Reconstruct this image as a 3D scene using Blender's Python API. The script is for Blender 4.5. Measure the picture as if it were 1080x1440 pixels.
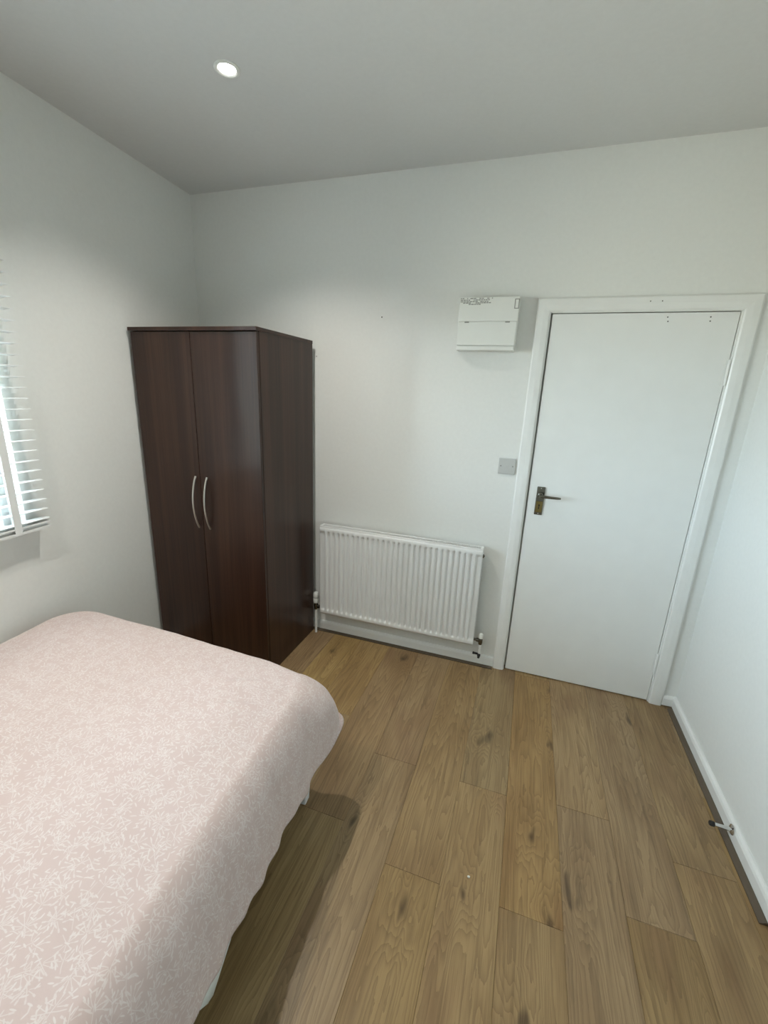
import bpy, bmesh, math, random
from mathutils import Vector, Matrix, noise
random.seed(7)
for o in list(bpy.data.objects): bpy.data.objects.remove(o)
S = bpy.context.scene
COL = S.collection
# ------------------------------------------------------------------ camera
cam = bpy.data.cameras.new('camera'); camo = bpy.data.objects.new('camera', cam); COL.objects.link(camo)
cam.sensor_fit = 'HORIZONTAL'; cam.sensor_width = 36.0; cam.lens = 604.4 * 36 / 1080
cam.clip_start = 0.02
camo.location = (-.9312, -2.3952, 1.5935); camo.rotation_euler = (1.2974, -.0407, .325)
S.camera = camo
# ------------------------------------------------------------------ world, light, exposure
SKY = 53.0; LAMP = 60.0; EXPO = 0.02
w = bpy.data.worlds.new('sky'); S.world = w; w.use_nodes = True
wt = w.node_tree; bg = wt.nodes['Background']; bg.inputs[1].default_value = SKY
wc = wt.nodes.new('ShaderNodeTexCoord'); wx = wt.nodes.new('ShaderNodeSeparateXYZ'); wr_ = wt.nodes.new('ShaderNodeMapRange'); wm = wt.nodes.new('ShaderNodeMix'); wm.data_type = 'RGBA'
wt.links.new(wc.outputs['Generated'], wx.inputs[0]); wt.links.new(wx.outputs[2], wr_.inputs[0]); wr_.inputs[1].default_value = -.03; wr_.inputs[2].default_value = .03
wt.links.new(wr_.outputs[0], wm.inputs[0]); wm.inputs[6].default_value = (.44, .42, .36, 1); wm.inputs[7].default_value = (.72, .85, .97, 1)   # street below, overcast sky above
wt.links.new(wm.outputs[2], bg.inputs[0])
S.view_settings.view_transform = 'Standard'; S.view_settings.look = 'None'
S.view_settings.exposure = EXPO; S.view_settings.gamma = 1; S.view_settings.use_curve_mapping = False
DOWNLIGHTS = [(-2.085, -.822), (-2.14, -2.25)]
# ------------------------------------------------------------------ room numbers
H = 2.6546; W = 2.9816; TL = math.tan(-.0674); YR = -3.25; TH = .25
def lwx(y): return -W + TL * y
LANG = .0674
LD = Vector((math.sin(LANG), -math.cos(LANG), 0))      # along left wall toward the rear of the room
LN = Vector((math.cos(LANG), math.sin(LANG), 0))       # into the room
def LP(s, d, z): return Vector((-W, 0, 0)) + LD * s + LN * d + Vector((0, 0, z))
# ------------------------------------------------------------------ node helpers
def mat(name):
    m = bpy.data.materials.new(name); m.use_nodes = True
    nt = m.node_tree; return m, nt, nt.nodes['Principled BSDF']
def N(nt, t, **k):
    n = nt.nodes.new(t)
    for a, b in k.items():
        if a == 'i':
            for kk, v in b.items():
                if isinstance(v, bpy.types.NodeSocket): nt.links.new(v, n.inputs[kk])
                else: n.inputs[kk].default_value = v
        else: setattr(n, a, b)
    return n
def M(nt, op, a, b=None, c=None, clamp=False):
    n = nt.nodes.new('ShaderNodeMath'); n.operation = op; n.use_clamp = clamp
    for i, v in enumerate((a, b, c)):
        if v is None: continue
        if isinstance(v, bpy.types.NodeSocket): nt.links.new(v, n.inputs[i])
        else: n.inputs[i].default_value = v
    return n.outputs[0]
def mixc(nt, f, a, b, mode='MIX'):
    n = nt.nodes.new('ShaderNodeMix'); n.data_type = 'RGBA'; n.blend_type = mode
    for s, v in ((n.inputs[0], f), (n.inputs[6], a), (n.inputs[7], b)):
        if isinstance(v, bpy.types.NodeSocket): nt.links.new(v, s)
        else: s.default_value = v if isinstance(v, float) else (*v, 1)
    return n.outputs[2]
def ss(nt, x, lo, hi, a=0., b=1.):
    n = nt.nodes.new('ShaderNodeMapRange'); n.interpolation_type = 'SMOOTHSTEP'
    for k, v in ((0, x), (1, lo), (2, hi), (3, a), (4, b)):
        if isinstance(v, bpy.types.NodeSocket): nt.links.new(v, n.inputs[k])
        else: n.inputs[k].default_value = v
    return n.outputs[0]
def bump(nt, h, strength, dist):
    n = N(nt, 'ShaderNodeBump', i={'Strength': strength, 'Distance': dist, 'Height': h}); return n.outputs[0]
def plain(name, col, rough=.5, metal=0., spec=.5, bscale=0, bstr=0.):
    m, nt, b = mat(name)
    b.inputs['Base Color'].default_value = (*col, 1); b.inputs['Roughness'].default_value = rough
    b.inputs['Metallic'].default_value = metal; b.inputs['Specular IOR Level'].default_value = spec
    tc = N(nt, 'ShaderNodeTexCoord')
    n = N(nt, 'ShaderNodeTexNoise', i={'Vector': tc.outputs['Object'], 'Scale': bscale or 9., 'Detail': 4.})
    c = mixc(nt, n.outputs[0], tuple(x * .965 for x in col), tuple(min(1, x * 1.03) for x in col))
    nt.links.new(c, b.inputs['Base Color'])
    if bstr: nt.links.new(bump(nt, n.outputs[0], bstr, .002), b.inputs['Normal'])
    return m
# ------------------------------------------------------------------ materials
PAINT = plain('white_wall_paint', (.80, .805, .775), .62, spec=.3, bscale=55, bstr=.12)
CEILP = plain('white_ceiling_paint', (.70, .70, .685), .75, spec=.2, bscale=60, bstr=.12)
GLOSS = plain('white_gloss_paint', (.82, .825, .80), .32, bscale=14, bstr=.05)
DOORP = plain('white_door_paint', (.82, .825, .80), .42, bscale=10, bstr=.04)
RADW = plain('white_radiator_enamel', (.83, .84, .83), .3)
PLAST = plain('white_plastic', (.80, .81, .77), .4)
GREYP = plain('grey_switch_plastic', (.545, .55, .53), .4)
PRINT = plain('grey_print', (.28, .28, .26), .6)
STICK = plain('sticker_outline', (.30, .30, .27), .6)
DARK = plain('keyhole_black', (.02, .018, .016), .8)
UNDER = plain('brown_fibre_underlay', (.20, .15, .10), .9)
BLACKR = plain('black_rubber', (.012, .012, .012), .6)
CHROME = plain('chrome', (.72, .72, .72), .16, 1.)
NICKEL = plain('satin_nickel', (.55, .52, .48), .34, 1.)
BRASS = plain('aged_brass', (.30, .24, .10), .22, 1.)
STEEL = plain('brushed_steel', (.19, .185, .16), .25, 1.)
SLATW = plain('white_slat_paint', (.80, .81, .80), .4)
TAPEW = plain('white_cotton_tape', (.78, .79, .78), .9, bscale=300, bstr=.2)
UPVC = plain('white_upvc', (.8, .81, .81), .35)
SHEETM = plain('white_sheet_cotton', (.74, .78, .76), .9, bscale=120, bstr=.15)
BEDW = plain('white_bed_paint', (.78, .80, .82), .45)
MATT = plain('mattress_ticking', (.72, .72, .70), .9)
HOLE = plain('painted_hole_shade', (.10, .095, .085), .8)  # dark colour stands in for the shade inside the screw holes

def glass_mat():
    m, nt, b = mat('window_glass'); nt.nodes.remove(b)
    t = N(nt, 'ShaderNodeBsdfTransparent', i={'Color': (.93, .97, .97, 1)}); g = N(nt, 'ShaderNodeBsdfGlossy', i={'Roughness': .02})
    f = N(nt, 'ShaderNodeFresnel', i={'IOR': 1.45}); x = N(nt, 'ShaderNodeMixShader')
    nt.links.new(f.outputs[0], x.inputs[0]); nt.links.new(t.outputs[0], x.inputs[1]); nt.links.new(g.outputs[0], x.inputs[2])
    nt.links.new(x.outputs[0], nt.nodes['Material Output'].inputs[0]); return m
GLASS = glass_mat()
def lamp_mat():
    m, nt, b = mat('lit_lamp_lens')
    b.inputs['Base Color'].default_value = (.9, .9, .9, 1)
    b.inputs['Emission Color'].default_value = (1, .985, .95, 1); b.inputs['Emission Strength'].default_value = 14; return m
LENS = lamp_mat()

def oak_mat():
    m, nt, b = mat('oak_laminate')
    tc = N(nt, 'ShaderNodeTexCoord'); oi = N(nt, 'ShaderNodeObjectInfo')
    rnd = oi.outputs['Random']
    off = N(nt, 'ShaderNodeCombineXYZ', i={0: M(nt, 'MULTIPLY', rnd, 37.3), 1: M(nt, 'MULTIPLY', rnd, 91.7), 2: M(nt, 'MULTIPLY', rnd, 13.1)})
    P = N(nt, 'ShaderNodeVectorMath', operation='ADD', i={0: tc.outputs['Object'], 1: off.outputs[0]}).outputs[0]
    def scaled(sx, sy, sz):
        return N(nt, 'ShaderNodeMapping', i={'Vector': P, 'Scale': (sx, sy, sz)}).outputs[0]
    warp = N(nt, 'ShaderNodeTexNoise', i={'Vector': scaled(38, 6, 1), 'Scale': 1., 'Detail': 4., 'Roughness': .6}).outputs[0]
    warp2 = N(nt, 'ShaderNodeTexNoise', i={'Vector': scaled(16, 5, 1), 'Scale': 1., 'Detail': 2.})
    wvec = N(nt, 'ShaderNodeVectorMath', operation='SCALE', i={0: N(nt, 'ShaderNodeVectorMath', operation='SUBTRACT', i={0: warp2.outputs['Color'], 1: (.5, .5, .5)}).outputs[0], 'Scale': .55}).outputs[0]
    kvec = N(nt, 'ShaderNodeVectorMath', operation='ADD', i={0: scaled(4.4, 1.9, 1), 1: wvec}).outputs[0]
    # knots: sparse, ragged cells that bend the grain
    vk = N(nt, 'ShaderNodeTexVoronoi', voronoi_dimensions='2D', i={'Vector': kvec, 'Scale': 1., 'Randomness': 1.})
    kd = vk.outputs['Distance']; kr = N(nt, 'ShaderNodeSeparateColor', i={0: vk.outputs['Color']})
    has = M(nt, 'GREATER_THAN', kr.outputs[0], .52)
    ks = M(nt, 'MULTIPLY', ss(nt, kd, .0, .42, 1., 0.), has)
    big = N(nt, 'ShaderNodeTexNoise', i={'Vector': scaled(7.5, .55, 1), 'Scale': 1., 'Detail': 2., 'Roughness': .45}).outputs[0]
    h = M(nt, 'ADD', big, M(nt, 'MULTIPLY', ks, .13))
    h = M(nt, 'ADD', h, M(nt, 'MULTIPLY', warp, .045))
    ring = M(nt, 'FRACT', M(nt, 'MULTIPLY', h, 34.))
    ring = M(nt, 'POWER', ring, 1.8)
    fine = N(nt, 'ShaderNodeTexNoise', i={'Vector': scaled(330, 7, 1), 'Scale': 1., 'Detail': 3., 'Roughness': .65}).outputs[0]
    streak = N(nt, 'ShaderNodeTexNoise', i={'Vector': scaled(60, 1.6, 1), 'Scale': 1., 'Detail': 3., 'Roughness': .6}).outputs[0]
    blot = N(nt, 'ShaderNodeTexNoise', i={'Vector': scaled(9, 2.2, 1), 'Scale': 1., 'Detail': 3.}).outputs[0]
    redp = N(nt, 'ShaderNodeTexNoise', i={'Vector': scaled(5, 1.7, 1), 'Scale': 1.3, 'Detail': 2.}).outputs[0]
    A = (.385, .260, .122); B = (.285, .180, .078); Dk = (.115, .067, .027)
    c = mixc(nt, ss(nt, blot, .3, .72), A, B)
    c = mixc(nt, M(nt, 'MULTIPLY', ss(nt, redp, .54, .74), .5), c, (.235, .128, .060))
    c = mixc(nt, M(nt, 'MULTIPLY', ss(nt, streak, .46, .74), .42), c, Dk)
    c = mixc(nt, M(nt, 'MULTIPLY', ring, .40), c, Dk)
    c = mixc(nt, M(nt, 'MULTIPLY', ss(nt, fine, .5, .75), .34), c, Dk)
    kn = M(nt, 'MULTIPLY', has, ss(nt, M(nt, 'ADD', kd, M(nt, 'MULTIPLY', warp, .16)), .085, .20, 1., 0.))
    c = mixc(nt, M(nt, 'MULTIPLY', kn, .72), c, (.045, .026, .012))
    # board to board tone
    hs = N(nt, 'ShaderNodeHueSaturation', i={'Hue': M(nt, 'ADD', .496, M(nt, 'MULTIPLY', rnd, .008)), 'Saturation': M(nt, 'ADD', .9, M(nt, 'MULTIPLY', M(nt, 'FRACT', M(nt, 'MULTIPLY', rnd, 7.7)), .16)),
        'Value': M(nt, 'ADD', .92, M(nt, 'MULTIPLY', M(nt, 'FRACT', M(nt, 'MULTIPLY', rnd, 3.3)), .15)), 'Color': c})
    nt.links.new(hs.outputs[0], b.inputs['Base Color'])
    nt.links.new(ss(nt, fine, .2, .8, .36, .5), b.inputs['Roughness'])
    b.inputs['Specular IOR Level'].default_value = .4
    nt.links.new(bump(nt, M(nt, 'SUBTRACT', fine, M(nt, 'MULTIPLY', ring, .5)), .12, .0012), b.inputs['Normal'])
    return m
OAK = oak_mat()

def walnut_mat(name, k=1.):
    m, nt, b = mat(name)
    tc = N(nt, 'ShaderNodeTexCoord'); oi = N(nt, 'ShaderNodeObjectInfo')
    off = N(nt, 'ShaderNodeCombineXYZ', i={0: M(nt, 'MULTIPLY', oi.outputs['Random'], 17.), 1: M(nt, 'MULTIPLY', oi.outputs['Random'], 5.), 2: 0.})
    P = N(nt, 'ShaderNodeVectorMath', operation='ADD', i={0: tc.outputs['Object'], 1: off.outputs[0]}).outputs[0]
    def scaled(*s): return N(nt, 'ShaderNodeMapping', i={'Vector': P, 'Scale': s}).outputs[0]
    a = N(nt, 'ShaderNodeTexNoise', i={'Vector': scaled(17, 17, .5), 'Scale': 1., 'Detail': 5., 'Roughness': .55, 'Distortion': .3}).outputs[0]
    f = N(nt, 'ShaderNodeTexNoise', i={'Vector': scaled(160, 160, 2.), 'Scale': 1., 'Detail': 3.}).outputs[0]
    c = mixc(nt, ss(nt, a, .32, .68), (.046 * k, .017 * k, .009 * k), (.098 * k, .042 * k, .024 * k))
    c = mixc(nt, M(nt, 'MULTIPLY', ss(nt, f, .45, .75), .5), c, (.026 * k, .011 * k, .008 * k))
    nt.links.new(c, b.inputs['Base Color']); b.inputs['Roughness'].default_value = .30
    b.inputs['Specular IOR Level'].default_value = .42
    nt.links.new(bump(nt, f, .06, .001), b.inputs['Normal']); return m
WALNUT = walnut_mat('walnut_laminate', .56)
SCOT = plain('dark_oak_scotia', (.105, .078, .052), .5, bscale=30, bstr=.1)

def duvet_mat():
    m, nt, b = mat('pink_leaf_print_cotton')
    uv = N(nt, 'ShaderNodeUVMap', uv_map='UVMap').outputs[0]
    wn = N(nt, 'ShaderNodeTexNoise', i={'Vector': uv, 'Scale': 14., 'Detail': 2.})
    wv = N(nt, 'ShaderNodeVectorMath', operation='SUBTRACT', i={0: wn.outputs['Color'], 1: (.5, .5, .5)})
    wv = N(nt, 'ShaderNodeVectorMath', operation='SCALE', i={0: wv.outputs[0], 'Scale': .018})
    uvw = N(nt, 'ShaderNodeVectorMath', operation='ADD', i={0: uv, 1: wv.outputs[0]}).outputs[0]
    def cell(scale, shift, rand=1.):
        v = N(nt, 'ShaderNodeMapping', i={'Vector': uvw, 'Scale': (scale, scale, 1), 'Location': (shift, shift * .7, 0)}).outputs[0]
        vo = N(nt, 'ShaderNodeTexVoronoi', voronoi_dimensions='2D', i={'Vector': v, 'Scale': 1., 'Randomness': rand})
        loc = N(nt, 'ShaderNodeVectorMath', operation='SUBTRACT', i={0: v, 1: vo.outputs['Position']}).outputs[0]
        col = N(nt, 'ShaderNodeSeparateColor', i={0: vo.outputs['Color']})
        rot = N(nt, 'ShaderNodeVectorRotate', rotation_type='Z_AXIS', i={'Vector': loc, 'Angle': M(nt, 'MULTIPLY', col.outputs[0], 6.283)})
        s = N(nt, 'ShaderNodeSeparateXYZ', i={0: rot.outputs[0]})
        return s.outputs[0], s.outputs[1], col
    def burst(scale, shift, n, wd, rmax):
        x, y, col = cell(scale, shift, .85)
        th = M(nt, 'ARCTAN2', y, x); r = M(nt, 'SQRT', M(nt, 'ADD', M(nt, 'MULTIPLY', x, x), M(nt, 'MULTIPLY', y, y)))
        d = M(nt, 'MULTIPLY', r, M(nt, 'ABSOLUTE', M(nt, 'SINE', M(nt, 'MULTIPLY', th, n / 2.))))
        d = M(nt, 'MULTIPLY', d, 2. / n)
        line = ss(nt, d, wd * .5, wd * 1.3, 1., 0.)
        fan = ss(nt, M(nt, 'ABSOLUTE', th), 1.5, 1.7, 1., 0.)
        rng = M(nt, 'MULTIPLY', ss(nt, r, .05, .09), ss(nt, r, rmax * .85, rmax, 1., 0.))
        # leaf blobs at the tips of the strokes
        tip = M(nt, 'MULTIPLY', ss(nt, d, wd * 1.4, wd * 2.6, 1., 0.), ss(nt, M(nt, 'ABSOLUTE', M(nt, 'SUBTRACT', r, rmax * .86)), .05, .09, 1., 0.))
        stem = M(nt, 'MULTIPLY', ss(nt, M(nt, 'ABSOLUTE', y), wd * .6, wd * 1.4, 1., 0.), ss(nt, M(nt, 'ABSOLUTE', x), .42, .48, 1., 0.))
        return M(nt, 'MAXIMUM', M(nt, 'MULTIPLY', M(nt, 'MAXIMUM', M(nt, 'MULTIPLY', line, rng), tip), fan), stem)
    def leaves(scale, shift, a, bb):
        x, y, col = cell(scale, shift, 1.)
        e = M(nt, 'ADD', M(nt, 'POWER', M(nt, 'ABSOLUTE', M(nt, 'DIVIDE', x, a)), 2.), M(nt, 'POWER', M(nt, 'ABSOLUTE', M(nt, 'DIVIDE', y, bb)), 2.))
        return M(nt, 'MULTIPLY', ss(nt, e, .6, 1.3, 1., 0.), M(nt, 'GREATER_THAN', col.outputs[1], .3))
    p = M(nt, 'MAXIMUM', burst(19., 3.1, 13., .013, .48), burst(25., 11.7, 9., .016, .46))
    p = M(nt, 'MAXIMUM', M(nt, 'MULTIPLY', p, .8), leaves(66., 1.3, .36, .095))
    p = M(nt, 'MAXIMUM', p, M(nt, 'MULTIPLY', leaves(52., 7.9, .40, .075), .8))
    mott = N(nt, 'ShaderNodeTexNoise', i={'Vector': uv, 'Scale': 6., 'Detail': 3.}).outputs[0]
    base = mixc(nt, mott, (.60, .475, .450), (.64, .520, .495))
    c = mixc(nt, M(nt, 'MULTIPLY', p, .60), base, (.78, .735, .715))
    nt.links.new(c, b.inputs['Base Color']); b.inputs['Roughness'].default_value = .85
    b.inputs['Specular IOR Level'].default_value = .2
    b.inputs['Sheen Weight'].default_value = .15
    wr = N(nt, 'ShaderNodeTexNoise', i={'Vector': uv, 'Scale': 22., 'Detail': 4., 'Roughness': .55}).outputs[0]
    nt.links.new(bump(nt, wr, .25, .01), b.inputs['Normal']); return m
DUVET = duvet_mat()

# ------------------------------------------------------------------ mesh helpers
class MB:
    def __init__(s): s.bm = bmesh.new()
    def box(s, x0, x1, y0, y1, z0, z1, bev=0, seg=2):
        vs = [s.bm.verts.new(p) for p in ((x0, y0, z0), (x1, y0, z0), (x1, y1, z0), (x0, y1, z0), (x0, y0, z1), (x1, y0, z1), (x1, y1, z1), (x0, y1, z1))]
        fs = [s.bm.faces.new([vs[i] for i in f]) for f in ((0, 3, 2, 1), (4, 5, 6, 7), (0, 1, 5, 4), (1, 2, 6, 5), (2, 3, 7, 6), (3, 0, 4, 7))]
        if bev:
            es = list({e for f in fs for e in f.edges})
            bmesh.ops.bevel(s.bm, geom=es, offset=bev, segments=seg, profile=.5, affect='EDGES')
        return s
    def hexa(s, pts):
        vs = [s.bm.verts.new(p) for p in pts]
        for f in ((0, 3, 2, 1), (4, 5, 6, 7), (0, 1, 5, 4), (1, 2, 6, 5), (2, 3, 7, 6), (3, 0, 4, 7)): s.bm.faces.new([vs[i] for i in f])
        return s
    def prism(s, rings, cap=True, closed=True):
        """rings: list of equally long point loops, skinned one to the next"""
        R = [[s.bm.verts.new(p) for p in r] for r in rings]
        n = len(R[0])
        for a, b in zip(R, R[1:]):
            for i in range(n if closed else n - 1):
                j = (i + 1) % n
                s.bm.faces.new((a[i], a[j], b[j], b[i]))
        if cap: s.bm.faces.new(list(reversed(R[0]))); s.bm.faces.new(R[-1])
        return s
    def lathe(s, base, axis, prof, n=24):
        """prof: list of (distance along axis, radius)"""
        a = Vector(axis).normalized(); u = a.orthogonal().normalized(); v = a.cross(u); b = Vector(base)
        s.prism([[b + a * h + (u * math.cos(t) + v * math.sin(t)) * r for t in [2 * math.pi * i / n for i in range(n)]] for h, r in prof]); return s
    def tube(s, pts, r, n=10):
        pts = [Vector(p) for p in pts]; rings = []; u = None
        for i, p in enumerate(pts):
            d = (pts[min(i + 1, len(pts) - 1)] - pts[max(i - 1, 0)]).normalized()
            u = d.orthogonal().normalized() if u is None else (u - d * u.dot(d)).normalized()
            v = d.cross(u); rr = r[i] if isinstance(r, (list, tuple)) else r
            rings.append([p + (u * math.cos(t) + v * math.sin(t)) * rr for t in [2 * math.pi * k / n for k in range(n)]])
        s.prism(rings); return s
    def mesh(s, name, smooth=False):
        bmesh.ops.recalc_face_normals(s.bm, faces=s.bm.faces)
        me = bpy.data.meshes.new(name); s.bm.to_mesh(me); s.bm.free()
        if smooth:
            for p in me.polygons: p.use_smooth = True
        return me
    def build(s, name, m, parent=None, smooth=False, sharp=None):
        me = s.mesh(name, smooth)
        if sharp: me.set_sharp_from_angle(angle=math.radians(sharp))
        return link(name, me, m, parent)
def link(name, me, m, parent=None):
    o = bpy.data.objects.new(name, me); COL.objects.link(o)
    if m and not me.materials: me.materials.append(m)
    if parent: par(o, parent)
    return o
def wmat(o):
    mx = Matrix.LocRotScale(o.location, o.rotation_euler, o.scale)
    return wmat(o.parent) @ o.matrix_parent_inverse @ mx if o.parent else mx
def par(o, p): o.parent = p; o.matrix_parent_inverse = wmat(p).inverted()
def tag(o, label=None, cat=None, group=None, kind=None):
    if label: o['label'] = label
    if cat: o['category'] = cat
    if group: o['group'] = group
    if kind: o['kind'] = kind
    return o
def thing(name, loc, label, cat, group=None):
    o = bpy.data.objects.new(name, None); COL.objects.link(o); o.location = loc; o.empty_display_size = .1
    return tag(o, label, cat, group)
def struct(o, label, cat): return tag(o, label, cat, kind='structure')

# ================================================================== ROOM SHELL
fl = MB().hexa([(-3.3, -3.5, -.06), (.25, -3.5, -.06), (.25, .25, -.06), (-3.3, .25, -.06), (-3.3, -3.5, -.012), (.25, -3.5, -.012), (.25, .25, -.012), (-3.3, .25, -.012)]).build('floor', UNDER)
struct(fl, 'brown oak laminate floor of long boards running towards the door wall', 'floor')
PW = .1955; PLEN = 1.285
joints = {0: -.6, 1: -.947, 2: -1.196, 3: -.855, 4: -1.31, 5: -.885, 6: -1.312, 7: -.875, 8: -1.22, 9: -.7, 10: -1.1, 11: -.5, 12: -.9, 13: -1.3, 14: -.6, 15: -1., 16: -.8}
plank_me = {}
def plank_mesh(L):
    k = round(L, 3)
    if k not in plank_me:
        mb = MB(); mb.box(-PW / 2 + .0002, PW / 2 - .0002, -L / 2 + .0002, L / 2 - .0002, -.0122, 0)
        top = [e for e in mb.bm.edges if all(v.co.z > -.001 for v in e.verts)]
        bmesh.ops.bevel(mb.bm, geom=top, offset=.0011, segments=1, affect='EDGES')
        plank_me[k] = mb.mesh('plank'); plank_me[k].materials.append(OAK)
    return plank_me[k]
for row in range(0, 17):
    xc = -.0520 - PW * (row - 1) - PW / 2
    y = joints[row]
    while y > -3.4: y -= PLEN
    while y < .18:
        a, b = max(y, -3.45), min(y + PLEN, .2)
        if b - a > .02:
            p = link('plank', plank_mesh(b - a), OAK); p.location = (xc, (a + b) / 2, 0); par(p, fl)
        y += PLEN
ce = MB().box(-3.3, .25, -3.5, .25, H, H + .1).build('ceiling', CEILP); struct(ce, 'plain white painted ceiling with a recessed downlight', 'ceiling')
# back wall with the door opening
DX0, DX1, DZ = -.8940, -.1315, 1.987            # door leaf edges
OX0, OX1, OZ = DX0 - .030, DX1 + .026, DZ + .026  # structural opening
wb = MB()
wb.box(-3.25, OX0, 0, .22, 0, H); wb.box(OX1, .25, 0, .22, 0, H); wb.box(OX0, OX1, 0, .22, OZ, H)
wb = wb.build('wall_back', PAINT); struct(wb, 'white painted wall holding the door and the radiator', 'wall')
wr = MB().box(0, .22, -3.5, 0, 0, H).build('wall_right', PAINT); struct(wr, 'white painted side wall next to the door hinges', 'wall')
wk = MB().box(-3.2, .22, YR - .22, YR, 0, H).build('wall_rear', PAINT); struct(wk, 'white painted wall behind the head of the bed', 'wall')
# left wall with window recess: s along wall, z
S0, S1, ZB, ZT = 1.225, 2.45, 1.000, 2.12
wl = MB()
def lbox(mb, s0, s1, d0, d1, z0, z1):
    mb.hexa([LP(s0, d0, z0), LP(s1, d0, z0), LP(s1, d1, z0), LP(s0, d1, z0), LP(s0, d0, z1), LP(s1, d0, z1), LP(s1, d1, z1), LP(s0, d1, z1)]); return mb
lbox(wl, -.3, S0, -TH, 0, 0, H); lbox(wl, S1, 3.45, -TH, 0, 0, H); lbox(wl, S0, S1, -TH, 0, 0, ZB); lbox(wl, S0, S1, -TH, 0, ZT, H)
wl = wl.build('wall_left', PAINT); struct(wl, 'white painted side wall with the window and its blind', 'wall')
# window frame + panes
wf = MB()
fd0, fd1 = -.20, -.14
for a in ((S0, S0 + .06, ZB, ZT), (S1 - .06, S1, ZB, ZT), (S0 + .06, S1 - .06, ZB, ZB + .07), (S0 + .06, S1 - .06, ZT - .07, ZT), ((S0 + S1) / 2 - .035, (S0 + S1) / 2 + .035, ZB + .07, ZT - .07)):
    lbox(wf, a[0], a[1], fd0, fd1, a[2], a[3])
wf = wf.build('window_1', UPVC); struct(wf, 'white framed window in the recess behind the blind', 'window')
for a, b in ((S0 + .06, (S0 + S1) / 2 - .035), ((S0 + S1) / 2 + .035, S1 - .06)):
    lbox(MB(), a, b, -.172, -.168, ZB + .07, ZT - .07).build('pane', GLASS, wf)
pl = bpy.data.lights.new('window_left_offscreen', 'AREA'); pl.shape = 'RECTANGLE'; pl.size = S1 - S0; pl.size_y = ZT - ZB
pl.cycles.is_portal = True
po = bpy.data.objects.new('window_left_offscreen', pl); COL.objects.link(po); po.location = LP((S0 + S1) / 2, -.21, (ZB + ZT) / 2)
po.rotation_euler = (math.pi / 2, 0, -math.pi / 2 + LANG)

# skirting boards + scotia
def extrude_profile(prof, A, B, out, ma=0, mb_=0):
    """prof: (depth,z); runs A->B, 'out' points into room; ma/mb_ lengthen the end per depth (mitre)"""
    A, B, out = Vector(A), Vector(B), Vector(out); d = (B - A).normalized()
    return MB().prism([[A + out * p + Vector((0, 0, z)) - d * p * ma for p, z in prof], [B + out * p + Vector((0, 0, z)) + d * p * mb_ for p, z in prof]])
SK = [(0, .009), (.017, .009), (.017, .050), (.013, .060), (.006, .066), (0, .066)]
AX0, AX1 = -.967, -.062          # architrave outer edges
o = extrude_profile(SK, (lwx(0), 0, 0), (AX0, 0, 0), (0, -1, 0)).build('baseboard_back', GLOSS); struct(o, 'low white skirting board running under the radiator', 'skirting')
o2 = extrude_profile(SK, (AX1, 0, 0), (0, 0, 0), (0, -1, 0), 0, -1).build('baseboard_corner', GLOSS); struct(o2, 'short stub of white skirting between architrave and side wall', 'skirting')
o3 = extrude_profile([(p, z + .003) for p, z in SK], (0, 0, 0), (0, YR, 0), (-1, 0, 0), -1, 0).build('baseboard_right', GLOSS); struct(o3, 'white skirting board carrying the door stop', 'skirting')
o4 = extrude_profile(SK, LP(0, 0, 0), LP(3.2, 0, 0), LN).build('baseboard_left', GLOSS); struct(o4, 'white skirting board behind the bed under the window', 'skirting')
SCO = [(0, -.001), (.038, -.001), (.038, .004), (.031, .006), (.026, .0095), (.0235, .014), (0, .014)]
t = extrude_profile([(.0, .0), (.036, .0), (.036, .004), (.029, .006), (.022, .010), (.0, .010)], (-2.165, 0, 0), (-.982, 0, 0), (0, -1, 0), 0, .35).build('trim_1', SCOT); struct(t, 'dark brown floor beading along the skirting below the radiator', 'trim')
t = extrude_profile([(.0, .0), (.039, .0), (.039, .004), (.031, .007), (.023, .012), (.0, .012)], (0, -.018, 0), (0, -1.070, 0), (-1, 0, 0), -.4, 0).build('trim_2', SCOT); struct(t, 'dark brown floor beading along the side wall below the door stop', 'trim')

# architrave (three mitred lengths)
AP = [(0, 0), (.0, .011), (.006, .0155), (.030, .018), (.055, .0165), (.0615, .012), (.0615, 0)]   # (from inner edge outward, proud of wall)
IX0, IX1, IZ = AX0 + .0615, AX1 - .0615, DZ + .0075
def arch(pts_a, pts_b, name, lab):
    o = MB().prism([pts_a, pts_b]).build(name, GLOSS); struct(o, lab, 'architrave')
arch([(IX0 - a, -p, 0) for a, p in AP], [(IX0 - a, -p, IZ + a) for a, p in AP], 'trim_3', 'white architrave upright on the handle side of the door')
arch([(IX1 + a, -p, 0) for a, p in AP], [(IX1 + a, -p, IZ + a) for a, p in AP], 'trim_4', 'white architrave upright on the hinge side of the door')
arch([(IX0 - a, -p, IZ + a) for a, p in AP], [(IX1 + a, -p, IZ + a) for a, p in AP], 'trim_5', 'white architrave head across the top of the door')
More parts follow.
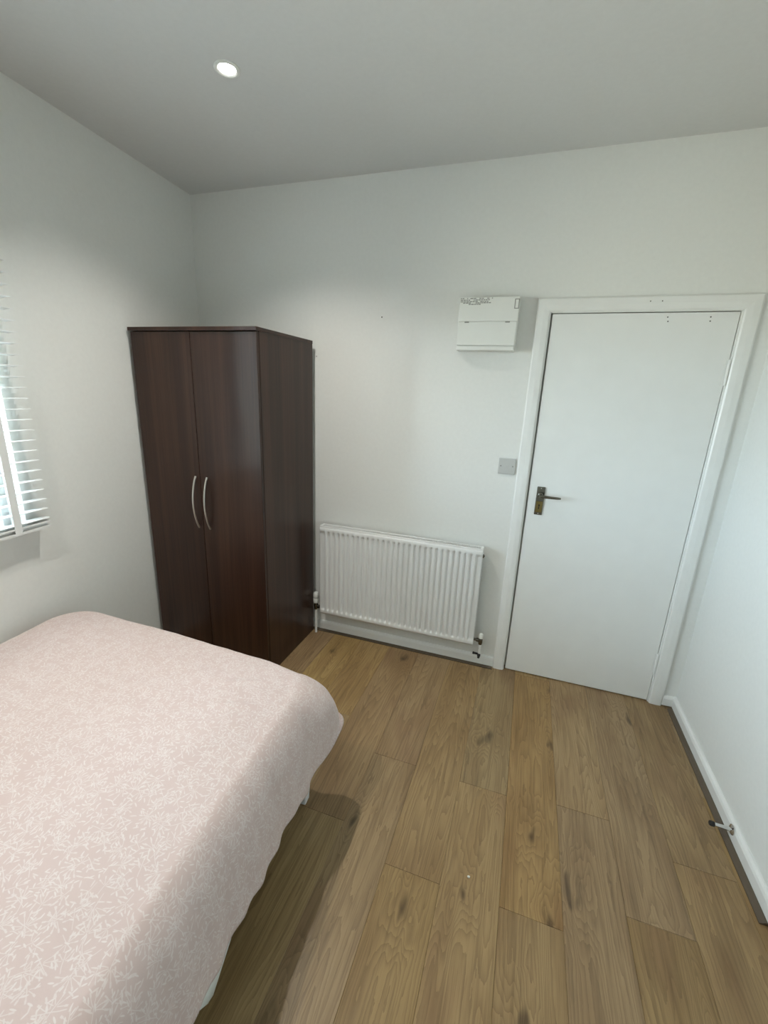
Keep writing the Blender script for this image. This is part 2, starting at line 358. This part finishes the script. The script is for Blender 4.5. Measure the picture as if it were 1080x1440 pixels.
# lining (jambs) with stops, and an added panel blocking outside light behind the door
jm = MB()
jm.box(OX0, DX0 - .0065, -.004, .13, 0, OZ); jm.box(DX1 + .0022, OX1, -.002, .13, 0, OZ); jm.box(DX0 - .0065, DX1 + .0022, -.004, .13, DZ + .0035, OZ)
jm.box(DX0 - .0065, DX0 + .012, .046, .08, 0, DZ + .0035); jm.box(DX1 - .012, DX1 + .0022, .046, .08, 0, DZ + .0035); jm.box(DX0 + .012, DX1 - .012, .046, .08, DZ - .012, DZ + .0035)
jm = jm.build('trim_6', GLOSS); struct(jm, 'white painted door lining around the door leaf', 'door frame')
hb = MB().box(OX0 - .05, OX1 + .05, .222, .25, -.01, OZ + .05).build('wall_light_block', PAINT); struct(hb, 'added panel blocking outside light behind the closed door', 'wall')
# door leaf
dl = MB().box(DX0, DX1, .001, .044, .006, DZ, .0012, 1).build('door_1', DOORP); struct(dl, 'plain white flush door with a metal lever handle', 'door')
hx = -.833
pb = MB().box(hx - .0205, hx + .0205, -.007, .0015, .986, 1.140, .003).build('backplate', STEEL, dl); tag(pb, 'dull grey metal handle plate')
MB().box(hx - .0165, hx + .0165, -.0085, -.0065, 1.001, 1.062, .001).build('keyhole_plate', BRASS, pb)
MB().lathe((hx, -.0080, 1.040), (0, -1, 0), [(0, .0045), (.0012, .0045)], 12).box(hx - .0022, hx + .0022, -.0092, -.008, 1.019, 1.040).build('keyhole', DARK, pb)
for z in (.994, 1.132): MB().lathe((hx, -.0065, z), (0, -1, 0), [(0, .0035), (.0012, .0032)], 12).build('screw', CHROME, pb)
lv = MB().lathe((hx, -.006, 1.096), (0, -1, 0), [(0, .0125), (.004, .0125), (.006, .0085), (.04, .0080), (.047, .0075)], 20)
lv.tube([(hx - .004, -.046, 1.0965), (hx + .02, -.049, 1.0965), (hx + .05, -.050, 1.096), (hx + .082, -.049, 1.0955), (hx + .099, -.046, 1.095)], [.0075, .0078, .0072, .0066, .005], 12)
tag(lv.build('lever', STEEL, dl, True, 40), 'dark metal door lever pointing towards the hinges')
for z0, z1 in ((1.680, 1.790), (.178, .300)):
    h = MB(); h.lathe((DX1 + .001, -.0065, z0), (0, 0, 1), [(0, .0062), (z1 - z0, .0062)], 14)
    h.box(DX1 - .012, DX1 + .0005, -.0015, .0012, z0 + .002, z1 - .002)
    h = h.build('hinge', GLOSS, dl, True, 40)
    for k in (1, 2, 3):
        zz = z0 + (z1 - z0) * k / 4
        MB().lathe((DX1 + .001, -.0065, zz - .0006), (0, 0, 1), [(0, .0066), (.0012, .0066)], 14).build('knuckle_joint', GLOSS, h)
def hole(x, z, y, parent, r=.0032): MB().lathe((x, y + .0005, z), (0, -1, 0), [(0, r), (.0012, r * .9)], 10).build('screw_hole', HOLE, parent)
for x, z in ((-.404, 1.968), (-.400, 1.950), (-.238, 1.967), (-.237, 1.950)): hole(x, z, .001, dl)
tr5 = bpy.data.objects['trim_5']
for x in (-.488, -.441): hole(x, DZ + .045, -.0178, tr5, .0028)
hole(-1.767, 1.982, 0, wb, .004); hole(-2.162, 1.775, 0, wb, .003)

# ================================================================== DOWNLIGHTS
labs = ['lit round ceiling downlight above the wardrobe', 'round ceiling downlight above the bed']
for (x, y), lab in zip(DOWNLIGHTS, labs):
    t = thing('downlight', (x, y, H), lab, 'downlight', 'recessed ceiling downlights')
    MB().prism([[(x + r * math.cos(a), y + r * math.sin(a), H - h) for a in [2 * math.pi * i / 32 for i in range(32)]] for h, r in ((-.001, .044), (.0035, .044), (.006, .041), (.006, .035), (.002, .030), (-.001, .030))], cap=False).build('bezel', PLAST, t, True, 40)
    MB().lathe((x, y, H + .0005), (0, 0, -1), [(0, .0305), (.002, .0305), (.0035, .024), (.004, .012)], 28).build('lens', LENS, t, True)
    li = bpy.data.lights.new('downlight_beam', 'SPOT'); li.energy = LAMP; li.color = (1., .97, .90); li.spot_size = math.radians(129); li.spot_blend = 1.; li.shadow_soft_size = .022
    lo = bpy.data.objects.new('downlight_beam' if (x, y) == DOWNLIGHTS[0] else 'downlight_bed_offscreen', li); COL.objects.link(lo); lo.location = (x, y, H - .032); par(lo, t)

# ================================================================== WARDROBE
X0, X1, Y0, Y1, WH = -2.918, -2.168, -.582, -.040, 1.8558
wd = thing('wardrobe', ((X0 + X1) / 2, (Y0 + Y1) / 2, 0), 'tall dark walnut two-door wardrobe standing in the corner', 'wardrobe')
yc = Y0 + .020
MB().box(X0, X0 + .016, yc, Y1, 0, WH - .018, .0008, 1).build('side_panel', WALNUT, wd)
MB().box(X1 - .016, X1, yc, Y1, 0, WH - .018, .0008, 1).build('side_panel', WALNUT, wd)
MB().box(X0 - .010, X1 + .002, Y0 - .006, Y1, WH - .018, WH, .0015, 1).build('top_panel', WALNUT, wd)
MB().box(X0 + .016, X1 - .016, Y1 - .008, Y1 - .003, .06, WH - .018).build('back_panel', WALNUT, wd)
MB().box(X0 + .016, X1 - .016, yc, Y1 - .008, .06, .076).build('bottom_panel', WALNUT, wd)
MB().box(X0 + .016, X1 - .016, yc + .02, yc + .034, 0, .06).build('plinth', WALNUT, wd)
xm = -2.5475
for a, b, hxx in ((X0 + .001, xm - .0018, -2.575), (xm + .0018, X1 - .001, -2.5025)):
    d = MB().box(a, b, Y0, Y0 + .0175, .064, WH - .0215, .0015, 1).build('door', WALNUT, wd)
    pts = []
    for k in range(17):
        tt = k / 16; pts.append((hxx, Y0 - .0005 - .034 * math.sin(math.pi * tt) ** .75, .838 + .283 * tt))
    h = MB().tube(pts, [.0058] + [.0048] * 15 + [.0058], 10).build('handle', NICKEL, d, True, 50); tag(h, 'bowed satin metal door handle')

# ================================================================== RADIATOR
rx0, rx1, rz0, rz1, ry0, ry1 = -2.098, -1.092, .165, .765, -.088, -.030
rd = thing('radiator', ((rx0 + rx1) / 2, -.05, rz0), 'white ribbed panel radiator on the wall beside the door', 'radiator')
NR = 29; mb = MB(); nx = NR * 10; rows = [0, .010, .026, .031, .035, .039, .045, .30, .555, .561, .565, .569, .574, .590, .600]
def groove(u):
    k = (u * NR) % 1.0; return .5 - .5 * math.cos(2 * math.pi * k)
grid = []
mx0, mx1 = rx0 + .028, rx1 - .028
xs = [rx0, rx0 + .004] + [mx0 + (mx1 - mx0) * i / nx for i in range(nx + 1)] + [rx1 - .004, rx1]
for h in [0.0] + rows[1:]:
    r = []
    for x in xs:
        u = (x - mx0) / (mx1 - mx0)
        env = max(0, min(1, (h - .026) / .013)) * max(0, min(1, (.574 - h) / .013)); env = env * env * (3 - 2 * env)
        g = 1 - min(1, groove(u) * 1.55) if 0 <= u <= 1 else 0
        dpt = .0135 * g * env
        ed = .005 * (1 - max(0, min(1, min(h, .6 - h) / .010))) + .004 * (1 - max(0, min(1, min(x - rx0, rx1 - x) / .004)))
        r.append(mb.bm.verts.new((x, ry0 + dpt + ed, rz0 + h)))
    grid.append(r)
for a, b in zip(grid, grid[1:]):
    for i in range(len(xs) - 1): mb.bm.faces.new((a[i], a[i + 1], b[i + 1], b[i]))
pn = mb.build('front_panel', RADW, rd, True)
sm = pn.modifiers.new('thickness', 'SOLIDIFY'); sm.thickness = .004; sm.offset = -1
MB().box(rx0 + .02, rx1 - .02, ry0 + .018, ry0 + .026, rz0 + .01, rz1 - .02).build('water_panel', RADW, rd)
cv = MB()
for i in range(30):
    x = mx0 + (mx1 - mx0) * (i + .5) / 30; cv.box(x - .008, x + .008, ry0 + .026, ry1 - .004, rz0 + .03, rz1 - .03)
tag(cv.build('convector_fins', RADW, rd), kind='stuff')
for a in (rx0, rx1 - .0025): MB().box(a, a + .0025, ry0 + .004, ry1, rz0 + .01, rz1 + .006, .001, 1).build('side_cover', RADW, rd)
gr = MB()
gr.box(rx0 + .002, rx1 - .002, ry0 + .003, ry0 + .011, rz1 - .003, rz1 + .006, .001, 1); gr.box(rx0 + .002, rx1 - .002, ry1 - .008, ry1, rz1 - .003, rz1 + .006, .001, 1)
gr.box(rx0 + .002, rx0 + .016, ry0 + .011, ry1 - .008, rz1 - .003, rz1 + .006); gr.box(rx1 - .016, rx1 - .002, ry0 + .011, ry1 - .008, rz1 - .003, rz1 + .006)
gr = gr.build('top_grille', RADW, rd)
bars = MB(); n = 110
for i in range(n):
    x = rx0 + .018 + (rx1 - rx0 - .036) * (i + .5) / n
    bars.box(x - .0017, x + .0017, ry0 + .011, ry1 - .008, rz1 - .001, rz1 + .004)
tag(bars.build('grille_bars', RADW, gr), kind='stuff')
for x in (rx0 + .05, rx1 - .09):
    MB().box(x, x + .022, ry1 - .012, 0, rz0 - .018, rz0 + .06).box(x, x + .022, -.004, 0, rz0 - .03, rz1 - .1).build('bracket', RADW, rd)
MB().lathe((rx1 - .004, -.058, rz1 - .042), (1, 0, 0), [(0, .011), (.010, .011), (.010, .005), (.014, .005)], 14).build('bleed_valve', STEEL, rd, True, 40)
# thermostatic valve next to the wardrobe
vx = -2.138; vz = rz0 + .03
va = MB().lathe((vx, -.06, vz - .02), (0, 0, 1), [(0, .011), (.018, .012), (.02, .014), (.036, .014), (.036, .011), (.05, .011)], 18)
va.lathe((vx, -.06, vz), (1, 0, 0), [(0, .009), (.012, .009), (.012, .013), (.026, .013), (.026, .009), (rx0 - vx + .012, .009)], 14)
va = va.build('valve_body', STEEL, rd, True, 40); tag(va, 'dark metal valve body')
hd = MB().lathe((vx, -.06, vz + .028), (0, 0, 1), [(0, .016), (.006, .0185), (.03, .0185), (.034, .0165), (.042, .0165), (.046, .0185), (.066, .0175), (.072, .013)], 20).build('thermostatic_head', PLAST, va, True, 40); tag(hd, 'white thermostatic valve head')
MB().lathe((vx, -.06, vz + .0615), (0, 0, 1), [(0, .0180), (.01, .0182)], 20).build('number_ring', GREYP, hd, True, 40)
MB().lathe((vx, -.06, -.001), (0, 0, 1), [(0, .0078), (vz - .018, .0078)], 14).build('pipe', GLOSS, rd, True, 40)
# lockshield valve next to the door
vx = -1.053
va = MB().lathe((vx, -.06, vz - .026), (0, 0, 1), [(0, .010), (.012, .0125), (.014, .0125), (.032, .0125), (.034, .009), (.042, .009)], 18)
va.lathe((vx, -.06, vz), (-1, 0, 0), [(0, .0085), (.012, .0085), (.012, .012), (.024, .012), (.024, .008), (vx - rx1 + .012, .008)], 14)
va = va.build('valve_body', STEEL, rd, True, 40); tag(va, 'dull metal lockshield valve body')
MB().lathe((vx, -.06, vz + .014), (0, 0, 1), [(0, .0115), (.003, .013), (.024, .0125), (.030, .009)], 18).build('valve_cap', PLAST, va, True, 40)
MB().tube([(vx, -.06, vz - .024), (vx, -.060, .11), (vx, -.056, .090), (vx, -.045, .078), (vx, -.015, .076), (vx, -.0005, .076)], .0078, 12).build('pipe', GLOSS, rd, True, 60)
dr = MB().lathe((vx, -.0605, .100), (0, -1, -.25), [(0, .0095), (.012, .0095), (.012, .007), (.026, .007), (.028, .005)], 14)
dr.lathe((vx - .004, -.062, .103), (-1, -.1, .1), [(0, .0065), (.022, .0065), (.028, .008), (.034, .008)], 12)
tag(dr.build('drain_cock', BLACKR, rd, True, 40), 'small black drain cock on the pipe')

# ================================================================== CONSUMER UNIT
cx0, cx1, cz0, cz1, cy = -1.336, -1.050, 1.811, 2.054, -.082
cu = thing('fuse_box', ((cx0 + cx1) / 2, 0, cz0), 'white plastic fuse box on the wall above the switch plate', 'fuse box')
MB().box(cx0, cx1, -.070, 0, cz0, cz1, .003).build('body', PLAST, cu)
MB().box(cx0 + .0005, cx1 + .0015, cy, -.068, 1.9435, cz1 - .0005, .003).build('top_cover', PLAST, cu)
cf = MB().box(cx0 + .001, cx1 - .003, cy + .0005, -.068, 1.8345, 1.9431, .002).build('flap', PLAST, cu)
MB().box(cx0 + .0015, cx1 - .004, cy + .002, -.068, cz0 + .001, 1.8305, .003).build('bottom_lip', PLAST, cu)
for x in (-1.292, -1.096): MB().box(x - .011, x + .011, cy - .0012, cy + .002, 1.938, 1.9435, .001, 1).build('latch', PRINT, cu)
# warning label: short rows of small grey print
lb = MB(); rnd = random.Random(3)
for r, (z, xa, xb) in enumerate(((2.0475, -1.330, -1.176), (2.0405, -1.330, -1.190), (2.0335, -1.330, -1.176), (2.0275, -1.330, -1.178), (2.0215, -1.290, -1.232))):
    x = xa
    while x < xb - .004:
        l = rnd.uniform(.004, .014)
        if rnd.random() > (.35 if r == 0 else .12): lb.box(x, min(x + l, xb), cy - .0004, cy + .0003, z - .0021, z + .0021)
        x += l + .0022
tag(lb.build('warning_print', PRINT, cu), 'rows of tiny grey printed warning text', kind='stuff')
st = MB()
sx0, sx1, sz0, sz1 = -1.072, -1.0505, 1.999, 2.043
st.box(sx0, sx1, cy - .0004, cy + .0003, sz0, sz0 + .0035); st.box(sx0, sx1, cy - .0004, cy + .0003, sz1 - .0035, sz1); st.box(sx0, sx0 + .004, cy - .0004, cy + .0003, sz0, sz1); st.box(sx1 - .004, sx1, cy - .0004, cy + .0003, sz0, sz1)
tag(st.build('sticker', STICK, cu), 'small grey outlined sticker')

# ================================================================== SWITCH PLATE
sw = thing('switch_plate', (-1.023, 0, 1.19), 'square grey switch plate on the wall beside the architrave', 'switch')
MB().box(-1.0665, -.9795, -.009, .0005, 1.190, 1.2765, .003).build('plate', GREYP, sw)
for x in (-1.054, -.992): MB().lathe((x, -.0085, 1.234), (0, -1, 0), [(0, .0042), (.0012, .0038)], 12).build('screw', PRINT, sw)
MB().box(-1.034, -1.012, -.0115, -.0085, 1.2275, 1.2405, .001, 1).build('rocker', GREYP, sw)
MB().box(-1.0365, -1.0095, -.0092, -.0085, 1.2255, 1.2425).build('rocker_surround', GREYP, sw)

# ================================================================== DOOR STOP
ds = thing('door_stop', (-.017, -.776, .052), 'chrome rod door stop with black tip on the skirting', 'door stop')
MB().lathe((-.0165, -.776, .050), (-1, 0, 0), [(0, .019), (.003, .019), (.007, .013), (.009, .009)], 24).build('base', CHROME, ds, True, 40)
MB().lathe((-.024, -.776, .050), (-1, 0, .03), [(0, .0075), (.052, .0068)], 18).build('rod', CHROME, ds, True, 40)
tag(MB().lathe((-.0755, -.776, .0515), (-1, 0, .03), [(0, .0085), (.002, .0095), (.014, .0095), (.017, .007)], 18).build('rubber_tip', BLACKR, ds, True, 40), 'black rubber tip')

# ================================================================== VENETIAN BLIND
BA, BB = 1.172, 2.50
bl = thing('venetian_blind', LP((BA + BB) / 2, 0, .975), 'white wooden venetian blind hanging over the window recess', 'blind')
def slat_mesh():
    mb = MB(); rings = []
    L = BB - BA
    prof = []
    for k in range(7):
        a = -1 + k / 3; prof.append((.025 * a, .0022 * (1 - a * a) + .0012))
    prof += [(-p, z - .0026) for p, z in prof]
    return MB().prism([[(-L / 2, p, z) for p, z in prof], [(L / 2, p, z) for p, z in prof]]).mesh('slat', False)
sme = slat_mesh(); sme.materials.append(SLATW)
PITCH = .0412; NS = 27
bang = math.atan2(LD.y, LD.x)
for k in range(NS):
    o = link('slat', sme, SLATW); o.location = LP((BA + BB) / 2, .040, 1.0125 + PITCH * k); o.rotation_euler = (math.radians(4), 0, bang); par(o, bl)
ztop = 1.0125 + PITCH * NS
lbox(MB(), BA, BB, .014, .066, .9735, .9825).build('bottom_rail', SLATW, bl)
lbox(MB(), BA + .004, BB - .004, .026, .048, .9820, .9965).build('rail_channel', SLATW, bl)
lbox(MB(), BA, BB, .014, .066, .996, 1.003).build('rail_cap', SLATW, bl)
lbox(MB(), BA, BB, .0, .066, ztop, ztop + .055).build('head_rail', SLATW, bl)
for s in (1.305, 1.84, 2.37):
    tp = MB()
    lbox(tp, s - .014, s + .014, .0665, .0675, .972, ztop + .01)
    lbox(tp, s - .014, s + .014, .0125, .0135, .972, ztop)
    lbox(tp, s - .014, s + .014, .0125, .0675, .9715, .9730)
    tp.build('ladder_tape', TAPEW, bl)

# ================================================================== BED
BR = math.radians(3.86)
def BP(u, v, z): # u across from foot-right corner to the left(-), v from foot to head
    return Vector((-1.545, -1.165, 0)) + Vector((-math.cos(BR), -math.sin(BR), 0)) * u + Vector((math.sin(BR), -math.cos(BR), 0)) * v + Vector((0, 0, z))
BWD, BLN = 1.325, 1.90
bd = thing('bed', BP(BWD / 2, BLN / 2, 0), 'white double bed frame with a mattress under pink bedding', 'bed')
def bbox(mb, u0, u1, v0, v1, z0, z1):
    mb.hexa([BP(u0, v0, z0), BP(u1, v0, z0), BP(u1, v1, z0), BP(u0, v1, z0), BP(u0, v0, z1), BP(u1, v0, z1), BP(u1, v1, z1), BP(u0, v1, z1)]); return mb
def bevel_all(o, wdt, seg=3):
    m = o.modifiers.new('soft', 'BEVEL'); m.width = wdt; m.segments = seg; m.limit_method = 'ANGLE'
mt = None
for a in ((.012, .045, .012, BLN - .012), (BWD - .045, BWD - .012, .012, BLN - .012)): bbox(MB(), a[0], a[1], a[2], a[3], .22, .337).build('side_rail', BEDW, bd)
for a in ((.045, BWD - .045, .012, .04), (.045, BWD - .045, BLN - .04, BLN - .012)): bbox(MB(), a[0], a[1], a[2], a[3], .22, .337).build('end_rail', BEDW, bd)
bbox(MB(), .045, BWD - .045, .04, BLN - .04, .30, .337).build('slat_base', BEDW, bd)
for u, v in ((.036, .0), (BWD - .10, .0), (.036, BLN - .1), (BWD - .10, BLN - .1)):
    lg = MB().hexa([BP(u + .012, v + .010, 0), BP(u + .05, v + .010, 0), BP(u + .05, v + .048, 0), BP(u + .012, v + .048, 0), BP(u, v, .221), BP(u + .06, v, .221), BP(u + .06, v + .06, .221), BP(u, v + .06, .221)]).build('leg', BEDW, bd)
    bevel_all(lg, .004, 2)

def drape(name, contour, ztop_f, skirt, m, nv_top=26, thick=0.):
    """contour: closed list of (point2d, outward normal2d, arc u). skirt(i,u,p,n)-> list of (out, z, arc length)"""
    bm = bmesh.new(); uvl = bm.loops.layers.uv.new('UVMap'); n = len(contour)
    cxs = sum(p[0].x for p in contour) / n
    ymin = min(p[0].y for p in contour) + .55; ymax = max(p[0].y for p in contour) - .55
    rings = []; uvs = []
    for k in range(nv_top + 1):
        f = k / nv_top; ring = []; uvr = []
        f = 1 - (1 - f) ** 1.35
        for p, nn, u in contour:
            c = Vector((cxs, min(max(p.y, ymin), ymax)))
            if f == 0: q = c + (p - c) * .004
            else: q = c + (p - c) * f
            ring.append(Vector((q.x, q.y, ztop_f(q, (p - q).length)))); uvr.append((q.x, q.y))
        rings.append(ring); uvs.append(uvr)
    cols = [skirt(i, u, p, nn) for i, (p, nn, u) in enumerate(contour)]
    for k in range(len(cols[0])):
        ring = []; uvr = []
        for (p, nn, u), c in zip(contour, cols):
            out, z, al = c[k]; q = p + nn * out
            ring.append(Vector((q.x, q.y, z))); uvr.append((p.x + nn.x * al, p.y + nn.y * al))
        rings.append(ring); uvs.append(uvr)
    V = [[bm.verts.new(v) for v in r] for r in rings]
    for a in range(len(V) - 1):
        for i in range(n):
            j = (i + 1) % n
            f = bm.faces.new((V[a][i], V[a][j], V[a + 1][j], V[a + 1][i])); f.smooth = True
            for l, (ra, ri) in zip(f.loops, ((a, i), (a, j), (a + 1, j), (a + 1, i))): l[uvl].uv = uvs[ra][ri]
    f = bm.faces.new(V[0]); f.smooth = True
    for l, uv in zip(f.loops, uvs[0]): l[uvl].uv = uv
    bmesh.ops.recalc_face_normals(bm, faces=bm.faces)
    if sum(f.normal.z for f in bm.faces if f.calc_center_median().z > .5) < 0: bmesh.ops.reverse_faces(bm, faces=bm.faces)
    me = bpy.data.meshes.new(name); bm.to_mesh(me); bm.free()
    o = link(name, me, m)
    if thick:
        s = o.modifiers.new('thickness', 'SOLIDIFY'); s.thickness = thick; s.offset = -1
    return o
def rounded(corners, radii, step):
    """closed ccw polygon with rounded corners -> contour samples"""
    pts = []; n = len(corners)
    for i in range(n):
        p0, p1, p2 = Vector(corners[i - 1]), Vector(corners[i]), Vector(corners[(i + 1) % n]); r = radii[i]
        a = (p0 - p1).normalized(); b = (p2 - p1).normalized(); ang = math.acos(a.dot(b)); tl = r / math.tan(ang / 2)
        c = p1 + (a + b).normalized() * (r / math.sin(ang / 2)); s = p1 + a * tl; e = p1 + b * tl
        a0 = math.atan2(s.y - c.y, s.x - c.x); a1 = math.atan2(e.y - c.y, e.x - c.x)
        while a1 < a0: a1 += 2 * math.pi
        if a1 - a0 > math.pi: a1 -= 2 * math.pi
        m_ = max(6, int(abs(a1 - a0) * max(r, .12) / step * 1.6))
        for k in range(m_ + 1):
            t = a0 + (a1 - a0) * k / m_; pts.append(c + Vector((math.cos(t), math.sin(t))) * r)
    out = []
    for i, p in enumerate(pts):
        q = pts[(i + 1) % len(pts)]; L = (q - p).length; m_ = max(1, int(L / step))
        for k in range(m_): out.append(p + (q - p) * k / m_)
    res = []; u = 0
    for i, p in enumerate(out):
        d = (out[(i + 1) % len(out)] - out[i - 1]).normalized(); res.append((p, Vector((d.y, -d.x)), u)); u += (out[(i + 1) % len(out)] - p).length
    return res
mc = [p for p, n_, u_ in rounded([BP(BWD, .10, 0).xy, BP(BWD, BLN, 0).xy, BP(.050, BLN, 0).xy, BP(.050, .10, 0).xy], [.10, .10, .10, .14], .03)]
mcc = sum((p for p in mc), Vector((0, 0))) / len(mc)
mt = MB().prism([[(*(mcc + (p - mcc) * k), z) for p in mc] for k, z in ((.975, .336), (.992, .342), (1, .36), (1, .495), (.988, .518), (.96, .530))]).build('mattress', MATT, bd, True, 60)
# plan outline of the top of the duvet, counter-clockwise from foot-left
def lw2(y, off): return Vector((lwx(y) + off, y))
HEADY = -3.02
fr = Vector((-1.602, -1.180)); hr = fr + Vector((math.sin(BR), -math.cos(BR))) * ((fr.y - HEADY) / math.cos(BR))
corners = [lw2(-1.150, .10), lw2(HEADY, .10), Vector((hr.x, HEADY)), fr]
CT = rounded(corners, [.12, .06, .06, .20], .012)
def nang(n): return math.degrees(math.atan2(n.y, n.x))
def cornerw(n, c=39., wd=19.):
    x = (nang(n) - c) / wd; return math.exp(-x * x)
def fbm(x, y, z, o=3): return noise.fractal(Vector((x, y, z)), 1.0, 2.0, o)
CREASE = [(-2.32, -1.63, -1.93, -1.57, .0045, .010), (-2.38, -1.50, -1.80, -1.47, .0025, .018), (-2.1, -1.85, -1.72, -1.73, .003, .014),
          (-1.80, -1.47, -1.66, -1.40, .005, .009), (-1.76, -1.53, -1.63, -1.50, .004, .009), (-1.86, -1.38, -1.72, -1.30, .004, .010)]
def dtop(q, de):
    z = .609 - .026 * max(0, 1 - de / .34) ** 2 + .007 * fbm(q.x * 2.2, q.y * 2.2, 1.) + .0026 * fbm(q.x * 8, q.y * 8, 4.)
    for (ax, ay, bx, by, amp, wd) in CREASE:
        A, B = Vector((ax, ay)), Vector((bx, by)); t = max(0, min(1, (q - A).dot(B - A) / (B - A).length_squared)); dd = (q - A - (B - A) * t).length
        z += amp * math.exp(-(dd / wd) ** 2) * math.sin(math.pi * (.1 + .8 * t))
    return z
def dskirt(i, u, p, n):
    w = cornerw(n); wz = cornerw(n, 42., 26.); wc = cornerw(n, 36., 40.); res = []
    left = n.x < -.6; foot = n.y > .8 and not left
    zh = .296 + .010 * fbm(u * 1.3, 2.2, 0) + .070 * wz
    flare = .096 + .006 * fbm(u * 2.1, 7.7, 0) + .112 * w
    if left: zh, flare = .44, .070
    if foot: flare = .085 + .112 * w; zh = .33 + .04 * wz
    z0 = dtop(p, 0); K = 34; a_, b_ = flare * .93, .225
    arc = []; q0 = (0, z0); tot = 0
    for k in range(1, 61):                      # pre-measure the profile: quarter ellipse, then a nearly straight fall
        t = k / 60
        if t < .55: th = t / .55 * math.pi / 2; q1 = (a_ * math.sin(th), z0 - b_ * (1 - math.cos(th)))
        else: f = (t - .55) / .45; q1 = (a_ + (flare - a_) * f, z0 - b_ - (z0 - b_ - zh) * f)
        tot += math.hypot(q1[0] - q0[0], q1[1] - q0[1]); q0 = q1; arc.append((tot, q1))
    for k in range(1, K + 1):
        al = tot * k / K; f = k / K
        j = next((m for m in range(60) if arc[m][0] >= al - 1e-9), 59); l0, (o0, q0z) = arc[j - 1] if j else (0., (0., z0)); l1, (o1, q1z) = arc[j]
        h = (al - l0) / max(1e-9, l1 - l0); o, z = o0 + (o1 - o0) * h, q0z + (q1z - q0z) * h
        g = max(0, f - .15) / .85
        if not left:
            o += g * (math.sin(u * 23 + 2.2 * fbm(u * 3, 0, 0)) * (.0012 + .005 * wc) + math.sin(u * 67 + 1.5 * fbm(u * 5, 3, 0)) * (.0004 + .0055 * wc) + .0045 * fbm(u * 5, f * 2, 3.))
            # pinched creases fanning out from the mattress corner
            o -= wc * .013 * max(0, math.sin(u * 58 + 1.3)) ** 8 * math.sin(math.pi * min(1, f * 1.1)) ** 2
        res.append((o, z, al))
    return res
dv = drape('duvet', CT, dtop, dskirt, DUVET, 34, .008)
tag(dv, 'pale pink duvet with white leaf print spread over the bed', 'duvet')
# white sheet under the duvet, one hem hanging lower on the room side
frs = BP(.044, .094, 0).xy; hrs = BP(.044, BLN + .006, 0).xy; hls = BP(BWD + .006, BLN + .006, 0).xy; fls = BP(BWD + .006, .094, 0).xy
CS = rounded([fls, hls, hrs, frs], [.10, .10, .10, .135], .02)
def stop_(q, de): return .537 - .025 * max(0, 1 - de / .03) ** 2
def sskirt(i, u, p, n):
    zh = .40
    if n.x > .7:
        v = p.y
        zh = .36
        for a, za, b, zb in ((-1.70, .33, -1.77, .235), (-1.77, .235, -1.868, .160), (-1.868, .160, -1.935, .235), (-1.935, .235, -2.0, .33)):
            if b <= v <= a: zh = za + (zb - za) * (a - v) / (a - b)
    res = []; dip = max(0, (.34 - zh) / .18)
    for k in range(1, 13):
        f = k / 12; z = .512 - (.512 - zh) * f
        res.append((.003 + (.004 + .046 * min(1, dip * 1.6)) * f ** 1.5 * (1 if n.x > .7 else .1), z, .512 - z))
    return res
sh = drape('bed_sheet', CS, stop_, sskirt, SHEETM, 10, .003)
tag(sh, 'white bed sheet with its hem hanging out below the pink duvet', 'sheet')

# ================================================================== SPECK ON THE FLOOR
sp = MB(); bmesh.ops.create_icosphere(sp.bm, subdivisions=2, radius=.005, matrix=Matrix.Translation((-.94, -1.256, .003)) @ Matrix.Diagonal((1, .8, .7, 1)))
for v in sp.bm.verts: v.co += Vector((noise.noise(v.co * 400), noise.noise(v.co * 300), 0)) * .001
tag(sp.build('paint_crumb', PLAST, None, True), 'tiny white crumb lying on the oak floor boards', 'crumb')
